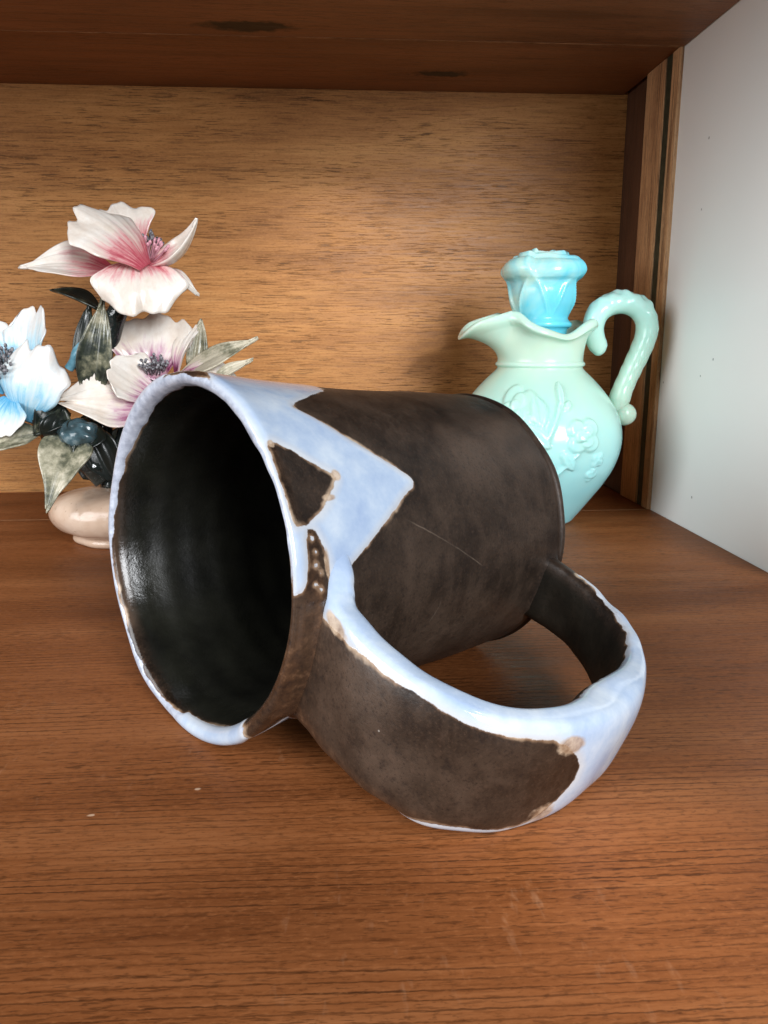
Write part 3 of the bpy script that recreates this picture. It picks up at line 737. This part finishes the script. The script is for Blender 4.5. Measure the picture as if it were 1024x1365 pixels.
# ------------------------------------------------------------------ porcelain flowers
FLOWERS = {'blue': {'axis': (-0.5, -0.5, 0.7),
          'center': (-350.3, -134.0, 87.6),
          'petals': [((-339.8, -130.0, 82.6), (-335.7, -126.0, 117.6), (-0.55, -0.8, 0.15), 15.5, 0.3, 0.1, -0.05, 'round', 1.4),
                     ((-342.6, -142.0, 62.2), (-332.5, -152.0, 98.7), (-0.2, -0.93, 0.2), 18.0, -0.22, 0.16, 0.12, 'round', 1.6),
                     ((-350.5, -140.0, 77.6), (-371.6, -144.0, 95.9), (0.3, -0.6, 0.7), 16, 0.3, 0.05, 0, 'round', 1.2),
                     ((-347.8, -144.0, 74.2), (-353.3, -156.0, 57.3), (0.0, -0.4, 0.9), 15, 0.3, 0.05, 0.1, 'round', 1.0),
                     ((-356.0, -124.0, 84.2), (-373.4, -120.0, 110.5), (0.3, -0.9, 0.3), 14, 0.3, 0.05, 0, 'round', 1.2)]},
 'pink': {'axis': (0.25, -0.1, 0.95),
          'center': (-282.9, -134.0, 138.0),
          'petals': [((-289.3, -124.0, 143.2), (-299.9, -116.0, 167.7), (0.2, -0.9, 0.35), 16.5, 0.25, 0.12, 0.0, 'round', 1.2),
                     ((-277.4, -146.0, 136.3), (-308.0, -144.0, 162.3), (0.5, -0.6, 0.55), 19.5, -0.18, 0.1, 0.02, 'round', 1.5),
                     ((-282.3, -134.0, 136.6), (-253.0, -138.0, 155.5), (-0.5, -0.45, 0.75), 11.0, 0.5, -0.18, -0.08, 'point', 0.8),
                     ((-284.1, -138.0, 139.0), (-278.7, -158.0, 117.8), (0.05, -0.3, 0.93), 21.5, 0.08, 0.12, 0.22, 'round', 1.3),
                     ((-296.4, -136.0, 134.3), (-335.7, -144.0, 138.6), (0.1, -0.62, 0.78), 14.5, 0.3, 0.05, 0.1, 'point', 0.9),
                     ((-280.5, -126.0, 135.1), (-256.2, -128.0, 126.0), (0.1, -0.3, 0.95), 8, 0.25, 0.1, 0.1, 'point', 0.6)]},
 'purple': {'axis': (0.1, -0.4, 0.9),
            'center': (-278.9, -134.0, 87.3),
            'petals': [((-280.5, -130.0, 82.2), (-279.9, -118.0, 113.8), (0.0, -0.95, 0.3), 22, 0.28, 0.1, -0.05, 'round', 1.5),
                       ((-276.3, -140.0, 73.4), (-295.9, -150.0, 91.5), (0.45, -0.8, 0.5), 14.0, 0.22, -0.06, 0.1, 'round', 0.9),
                       ((-276.6, -138.0, 69.5), (-321.3, -152.0, 76.1), (0.15, -0.85, 0.55), 17, 0.3, 0.06, 0.12, 'point', 1.0),
                       ((-268.6, -136.0, 85.1), (-258.0, -132.0, 107.9), (-0.8, -0.5, 0.2), 9, 0.3, 0.08, 0, 'round', 1.0),
                       ((-295.1, -132.0, 91.8), (-299.2, -126.0, 102.9), (0.5, -0.8, 0.2), 6, 0.3, 0.08, 0, 'round', 0.6),
                       ((-272.7, -126.0, 80.1), (-238.3, -130.0, 82.0), (-0.2, -0.6, 0.8), 12, 0.3, 0.08, 0.05, 'round', 1.0)]}}
LEAVES = [((-310.5, -140.0, 69.9), (-299.4, -146.0, 119.7), (0.2, -0.95, 0.1), 8.0, 0.08, 0.05, 'leaf', 0.5), ((-313.7, -132.0, 76.9), (-310.8, -130.0, 119.3), (-0.3, -0.9, 0.1), 6.5, 0.05, 0.02, 'leaf', 0.1),
 ((-335.1, -146.0, 57.7), (-357.4, -156.0, 51.5), (0.0, -0.55, 0.85), 10.5, 0.06, 0.08, 'leaf', 0.8),
 ((-316.2, -154.0, 54.8), (-325.1, -170.0, 23.0), (-0.1, -0.93, 0.2), 12.5, 0.06, -0.05, 'tri', 0.72),
 ((-310.6, -144.0, 62.9), (-314.2, -160.0, 48.3), (0.3, -0.85, 0.3), 9.0, 0.14, 0.1, 'leaf', 0.25),
 ((-269.4, -122.0, 83.7), (-229.0, -124.0, 99.7), (-0.2, -0.75, 0.6), 6.5, 0.06, -0.08, 'leaf', 0.95),
 ((-264.7, -116.0, 83.4), (-258.7, -112.0, 111.3), (0.2, -0.95, 0.1), 5.0, 0.05, 0.0, 'leaf', 0.8), ((-253.2, -128.0, 80.1), (-230.5, -136.0, 91.6), (-0.2, -0.7, 0.7), 4.0, 0.06, 0.0, 'leaf', 0.95),
 ((-304.2, -136.0, 117.3), (-327.5, -130.0, 128.3), (0.0, -0.3, 0.95), 6.0, 0.05, 0.1, 'leaf', 0.05), ((-303.7, -138.0, 31.4), (-316.1, -138.0, 62.3), (0.3, -0.9, 0.0), 9, 0.05, 0.05, 'leaf', 0.05),
 ((-305.4, -134.0, 22.8), (-292.9, -130.0, 61.3), (-0.2, -0.9, 0.0), 13, 0.05, 0.05, 'leaf', 0.05), ((-319.4, -126.0, 29.5), (-312.9, -124.0, 68.6), (0.0, -0.9, 0.0), 12, 0.05, 0.05, 'leaf', 0.1),
 ((-320.4, -144.0, 67.4), (-334.2, -154.0, 59.8), (0.1, -0.8, 0.6), 9.5, 0.2, 0.25, 'leaf', 0.02), ((-327.7, -150.0, 52.6), (-321.2, -150.0, 69.0), (0.4, -0.8, 0.2), 8, 0.25, 0.1, 'leaf', 0.05)]
STEMS = [([(-306.5, -130.0, 22.0), (-308.2, -130.0, 49.8), (-307.0, -130.0, 84.3), (-299.5, -132.0, 106.5), (-290.1, -134.0, 128.1), (-284.2, -134.0, 135.2)], [5.5, 5, 4, 4, 4.5, 5], 'branch'),
 ([(-305.6, -132.0, 26.4), (-296.0, -132.0, 53.8), (-285.2, -132.0, 72.9), (-280.2, -133.0, 82.8)], [5, 5, 5, 5.5], 'branch'),
 ([(-308.6, -134.0, 30.8), (-319.9, -136.0, 46.8), (-330.5, -138.0, 58.7), (-341.9, -136.0, 69.9), (-348.0, -134.0, 81.7)], [5.5, 6, 7.5, 6.5, 5], 'branch'),
 ([(-322.5, -132.0, 87.4), (-316.6, -132.0, 95.5), (-310.3, -132.0, 100.7), (-305.6, -130.0, 102.1)], [2.2, 3.2, 3.2, 2.5], 'blue')]
BUDS = [((-313.8, -152.0, 57.1), 7.5)]

SHAPES = {
    'round': ([0, .1, .3, .55, .8, 1], [.22, .36, .68, .95, 1.0, .82], .26),
    'point': ([0, .1, .3, .5, .7, .88, 1], [.25, .45, .9, 1.0, .72, .34, .07], .0),
    'tri': ([0, .08, .25, .5, .75, .9, 1], [.55, .95, 1.0, .68, .36, .22, .12], .06),
    'leaf': ([0, .1, .3, .5, .7, .88, 1], [.22, .48, .92, 1.0, .78, .40, .05], .0)}

def petal_mesh(base, tip, nrm, W, cup, bow, curl, shape, ruffle, seed, thick=1.1, nv=34, nu=27):
    base = np.array(base); tip = np.array(tip)
    Yd = tip - base; L = np.linalg.norm(Yd); Yd /= L
    Zd = np.array(nrm, float); Zd -= (Zd @ Yd) * Yd; Zd /= np.linalg.norm(Zd)
    Xd = np.cross(Yd, Zd)
    r = np.random.default_rng(seed)
    v = np.linspace(0, 1, nv)[:, None]; u = np.linspace(-1, 1, nu)[None]
    xs, ys, tr = SHAPES[shape]
    prof = catmull(np.stack([xs, ys], 1), 80)
    w = W * np.interp(v, prof[:, 0], prof[:, 1])
    ph = r.uniform(0, 6.28, 6)
    asym = 1 + .10 * np.sin(ph[5]) * u
    scall = 1 + .040 * ruffle * np.sin(u * 6.5 + ph[0]) + .020 * ruffle * np.sin(u * 14 + ph[1])
    ly = L * v * (1 - tr * np.abs(u) ** 2.3 * v ** 1.5) * (1 + (scall - 1) * v ** 3)
    lx = u * w * asym * (1 + .03 * ruffle * np.sin(v * 13 + ph[2] + u))
    lz = cup * W * (u ** 2) * (w / W) + bow * L * np.sin(np.pi * v) - curl * L * v ** 2.5
    lz = lz + .75 * ruffle * v ** 2 * np.sin(u * 5.5 + ph[3]) * np.abs(u) ** .8 + .25 * np.sin(u * 12 + ph[4]) * v * (1 - v * .3)
    lz = lz + (.22 * np.sin(u * 26 + ph[1] + v) * np.sin(np.pi * np.clip(v * .9 + .05, 0, 1)))
    if shape in ('leaf', 'tri'): lz = lz - .9 * np.exp(-(u / .10) ** 2) * (1 - v) ** .4
    F = base + lx[..., None] * Xd + ly[..., None] * Yd + lz[..., None] * Zd
    du = np.gradient(F, axis=1); dv = np.gradient(F, axis=0)
    N = np.cross(du, dv); N /= np.linalg.norm(N, axis=2)[..., None] + 1e-9
    if (N.mean((0, 1)) @ Zd) < 0: N = -N
    tk = thick * (1 - .45 * v) * (1 - .35 * np.abs(u) ** 3)
    Bk = F - N * tk[..., None]
    V = np.vstack([F.reshape(-1, 3), Bk.reshape(-1, 3)])
    m = nv * nu
    f = [tuple(q) for q in grid_faces(nv, nu)] + [tuple(q) for q in grid_faces(nv, nu, off=m, flip=True)]
    ring = [i * nu for i in range(nv)] + [(nv - 1) * nu + j for j in range(1, nu)] + [i * nu + nu - 1 for i in range(nv - 2, -1, -1)] + [j for j in range(nu - 2, 0, -1)]
    for a, b in zip(ring, ring[1:] + ring[:1]): f.append((a, a + m, b + m, b))
    at = dict(along=np.tile((v * np.ones_like(u)).ravel(), 2), across=np.tile((u * np.ones_like(v)).ravel(), 2), face=np.r_[np.ones(m), np.zeros(m)])
    return V, f, at

def petal_material(name, tint, deep, reach, cream=(.66, .575, .49), amount=1.0, outer_tint=.35):
    w = NT(name, .24, .5)
    pos = w.n('ShaderNodeNewGeometry').outputs['Position']
    al = w.attr('along'); fc = w.attr('face'); ac = w.attr('across')
    n = w.noise(pos, 95, 4, .6); n2 = w.noise(pos, 330, 4, .6)
    c = w.mix(w.mr(n, .38, .68), (.76, .72, .66), cream)
    c = w.mix(w.math('MULTIPLY', w.mr(n2, .5, .8), .25), c, (.50, .42, .36))
    cv = w.n('ShaderNodeCombineXYZ'); w.l(w.math('MULTIPLY', ac, 5.5), cv.inputs[0]); w.l(w.math('MULTIPLY', al, 1.1), cv.inputs[1]); w.l(w.math('MULTIPLY', n, 1.2), cv.inputs[2])
    streak = w.noise(cv.outputs[0], 1.6, 4, .65)
    c = w.mix(w.mr(streak, .5, .72, 0, .3), c, (.55, .44, .36))
    t = w.math('ADD', w.math('ADD', al, w.math('MULTIPLY', w.math('SUBTRACT', n, .5), .5)), w.math('MULTIPLY', w.math('SUBTRACT', streak, .5), .8))
    m = w.math('MULTIPLY', w.mr(t, reach, reach * .25, 0, amount, True), w.mr(fc, 0, 1, outer_tint, 1))
    c = w.mix(m, c, tint)
    m2 = w.math('MULTIPLY', w.mr(t, reach * .55, .0, 0, amount, True), w.mr(fc, 0, 1, outer_tint, 1))
    c = w.mix(m2, c, deep)
    w.base(c)
    w.b.inputs['Subsurface Weight'].default_value = .15
    w.b.inputs['Subsurface Radius'].default_value = (1, .8, .7)
    w.b.inputs['Subsurface Scale'].default_value = .002
    w.normal(w.bump(n2, .15, .0006))
    return w.m
M_pet = {'pink': petal_material('pink_porcelain', (.60, .21, .23), (.40, .05, .08), .62, amount=.95, outer_tint=.5),
         'purple': petal_material('purple_porcelain', (.40, .16, .27), (.17, .018, .07), .60, amount=.95, outer_tint=.12),
         'blue': petal_material('blue_porcelain', (.30, .58, .72), (.05, .30, .52), .92, (.68, .72, .73), .9, .9)}

def leaf_material():
    w = NT('leaf_porcelain', .28, .5)
    pos = w.n('ShaderNodeNewGeometry').outputs['Position']
    tone = w.attr('tone'); al = w.attr('along')
    n = w.noise(pos, 75, 5, .65); n2 = w.noise(pos, 420, 4, .6)
    t = w.math('ADD', w.math('ADD', tone, w.math('MULTIPLY', w.math('SUBTRACT', n, .52), 2.4)), w.math('MULTIPLY', w.math('SUBTRACT', n2, .5), .55))
    c = w.ramp(t, [(.05, (.008, .012, .010)), (.3, (.028, .036, .026)), (.55, (.14, .14, .092)), (.8, (.34, .32, .23)), (1.0, (.52, .48, .37))])
    w.base(c)
    w.normal(w.bump(n2, .2, .0006))
    return w.m
M_leaf = leaf_material()
st_ = NT('glazed_branch', .10, .6)
spos = st_.n('ShaderNodeNewGeometry').outputs['Position']
st_.base(st_.ramp(st_.noise(spos, 90, 4), [(.3, (.006, .008, .008)), (.6, (.022, .030, .028)), (.8, (.09, .10, .085))]))
st_.normal(st_.bump(st_.noise(spos, 150, 3), .5, .002))
M_branch = st_.m
bl_ = NT('blue_glaze', .2, .5); bl_.base(bl_.ramp(bl_.noise(bl_.n('ShaderNodeNewGeometry').outputs['Position'], 110, 3), [(.35, (.05, .20, .28)), (.65, (.22, .48, .60))])); M_blue = bl_.m
gb_ = NT('teal_glaze', .16, .5); gb_.base(gb_.ramp(gb_.noise(gb_.n('ShaderNodeNewGeometry').outputs['Position'], 120, 4), [(.35, (.020, .032, .034)), (.6, (.06, .11, .13)), (.75, (.25, .32, .34))])); M_bud = gb_.m
sg_ = NT('grey_stamens', .35, .5); sg_.base(sg_.ramp(sg_.noise(sg_.n('ShaderNodeNewGeometry').outputs['Position'], 700, 3), [(.35, (.02, .02, .024)), (.65, (.30, .29, .31))])); M_sgrey = sg_.m
sp_ = NT('pink_stamens', .3, .5); sp_.base((.62, .30, .36)); M_spink = sp_.m
bs_ = NT('blush_porcelain', .2, .5)
bpos = bs_.n('ShaderNodeNewGeometry').outputs['Position']
bs_.base(bs_.mix(bs_.mr(bs_.noise(bpos, 420, 4), .62, .75, 0, .5), bs_.ramp(bs_.noise(bpos, 45, 4), [(.3, (.44, .29, .20)), (.55, (.58, .43, .32)), (.8, (.68, .55, .44))]), (.25, .14, .09)))
bs_.normal(bs_.bump(bs_.noise(bpos, 60, 3), .25, .003))
M_blush = bs_.m

def stamens(center, axis, count, r, length, mat, parent, seed):
    g = np.random.default_rng(seed)
    ax = np.array(axis, float); ax /= np.linalg.norm(ax)
    e1 = np.cross(ax, [0, 1, .2]); e1 /= np.linalg.norm(e1); e2 = np.cross(ax, e1)
    V = []; F = []; n0 = 0
    for k in range(count):
        a = k * 2.39996; q = math.sqrt((k + .5) / count) * r
        b = np.array(center) + (math.cos(a) * e1 + math.sin(a) * e2) * q * .6
        d = ax + (math.cos(a) * e1 + math.sin(a) * e2) * .55 * q / r + g.normal(size=3) * .12
        L = length * g.uniform(.75, 1.1)
        path = np.array([b, b + d * L * .5, b + d * L * .86, b + d * L * .95, b + d * L * 1.05, b + d * L * 1.12])
        v, f = tube(path, [.38, .34, .36, .85, .80, .2], 7, (.3, .2, .9) if abs(d[2]) < .8 else (1, .1, 0))
        V.append(v); F += [tuple(i + n0 for i in q_) for q_ in f]; n0 += len(v)
    return mesh_obj('stamen_cluster', np.vstack(V), F, mat, parent)

def ellipsoid(c, rx, ry, rz, n=28, m=36, bump=0., axis=None):
    a = np.linspace(0.02, np.pi - .02, n)[:, None]; b = np.linspace(0, 2 * np.pi, m, endpoint=False)[None]
    X = np.stack([np.sin(a) * np.cos(b), np.sin(a) * np.sin(b), np.cos(a) * np.ones_like(b)], -1)
    r = 1 + bump * wob(X * 10, 8.)[..., None]
    V = (X * r * np.array([rx, ry, rz])).reshape(-1, 3) + np.array(c)
    f = [tuple(q) for q in grid_faces(n, m, False, True)] + [tuple(range(m))[::-1], tuple(range((n - 1) * m, n * m))]
    return V, f

def build_figurine():
    B = np.array([-298., -134., 0.])
    root = tag(empty('porcelain_flowers', B), 'porcelain bouquet of white flowers tinged pink, purple and blue on a blush base', 'figurine')
    # rounded base on a small foot
    pr = catmull([(.5, 2.), (20, 2.), (22, .2), (26, 0), (27.5, 1.8), (27, 4.2), (29, 5.4), (33, 7.5), (36.3, 12), (37.0, 17), (34.6, 22), (28.5, 25), (18, 26.6), (8, 27), (.5, 27)], 90)
    X, th = lathe(pr, 96); V = X.reshape(-1, 3)
    V[:, 1] *= .86
    V[:, :2] *= (1 + .035 * wob(np.stack([np.cos(np.arctan2(V[:, 1], V[:, 0])) * 20, np.sin(np.arctan2(V[:, 1], V[:, 0])) * 20, V[:, 2] * .4], -1), 22.))[:, None]
    V = V + B
    f = [tuple(q) for q in grid_faces(90, 96, False, True)] + [tuple(range(96))[::-1], tuple(range(89 * 96, 90 * 96))]
    mesh_obj('base', V, f, M_blush, root)
    for pts, rad, kind in STEMS:
        path = catmull(pts, 60)
        rr = np.interp(np.linspace(0, 1, 60), np.linspace(0, 1, len(rad)), rad)
        v, f = tube(path, rr, 22)
        v = v + .0; v[:-2] += (v[:-2] - np.repeat(path, 22, 0)) * (.16 * wob(v[:-2], 11.))[:, None]
        mesh_obj('stem', v, f, M_branch if kind == 'branch' else M_blue, root)
    for i, (c, r) in enumerate(BUDS):
        v, f = ellipsoid(c, r * (1.25 if i == 0 else 1.1), r, r * .95, bump=.10)
        mesh_obj('bud', v, f, M_bud if i == 0 else M_branch, root)
    for i, (b, t, nrm, W, bow, curl, shape, tone) in enumerate(LEAVES):
        v, f, at = petal_mesh(b, t, nrm, W, .22, bow, curl, shape, 1.0, 100 + i, 1.5, 30, 21)
        at['tone'] = np.full(len(v), tone) + .25 * (at['along'] - .5)
        mesh_obj('leaf', v, f, M_leaf, root, at)
    for name, F in FLOWERS.items():
        c = np.array(F['center']); ax = np.array(F['axis'], float); ax /= np.linalg.norm(ax)
        v, f = ellipsoid(c - ax * 2.0, 6.0, 6.0, 5.0, bump=.06)
        fo = mesh_obj('flower', v, f, M_pet[name] if name != 'blue' else M_branch, root, dict(along=np.full(len(v), .3), face=np.ones(len(v)), across=np.zeros(len(v))))
        tag(fo, {'pink': 'white flower tinged pink', 'purple': 'white flower with purple heart', 'blue': 'white flower tinged blue'}[name])
        for i, (b, t, nrm, W, cup, bow, curl, shape, ruf) in enumerate(F['petals']):
            v, f, at = petal_mesh(b, t, nrm, W, cup, bow, curl, shape, ruf, hash_seed(name, i))
            mesh_obj('petal', v, f, M_pet[name], fo, at)
        if name == 'pink':
            stamens(c + np.array([-1, 9, 3]), (.05, .0, .95), 46, 7.5, 10, M_sgrey, fo, 5)
            stamens(c + np.array([3.5, 3, 2]), (.4, -.2, .85), 18, 4.5, 9.5, M_spink, fo, 6)
        elif name == 'purple':
            stamens(c + np.array([0, -3, -1]), (.05, -.45, .85), 40, 7.5, 5.5, M_sgrey, fo, 7)
        else:
            stamens(c + np.array([-3, -6, -1]), (-.1, -.7, .7), 70, 10.5, 8, M_sgrey, fo, 8)
def hash_seed(name, i): return {'pink': 10, 'purple': 30, 'blue': 50}[name] + i
build_figurine()
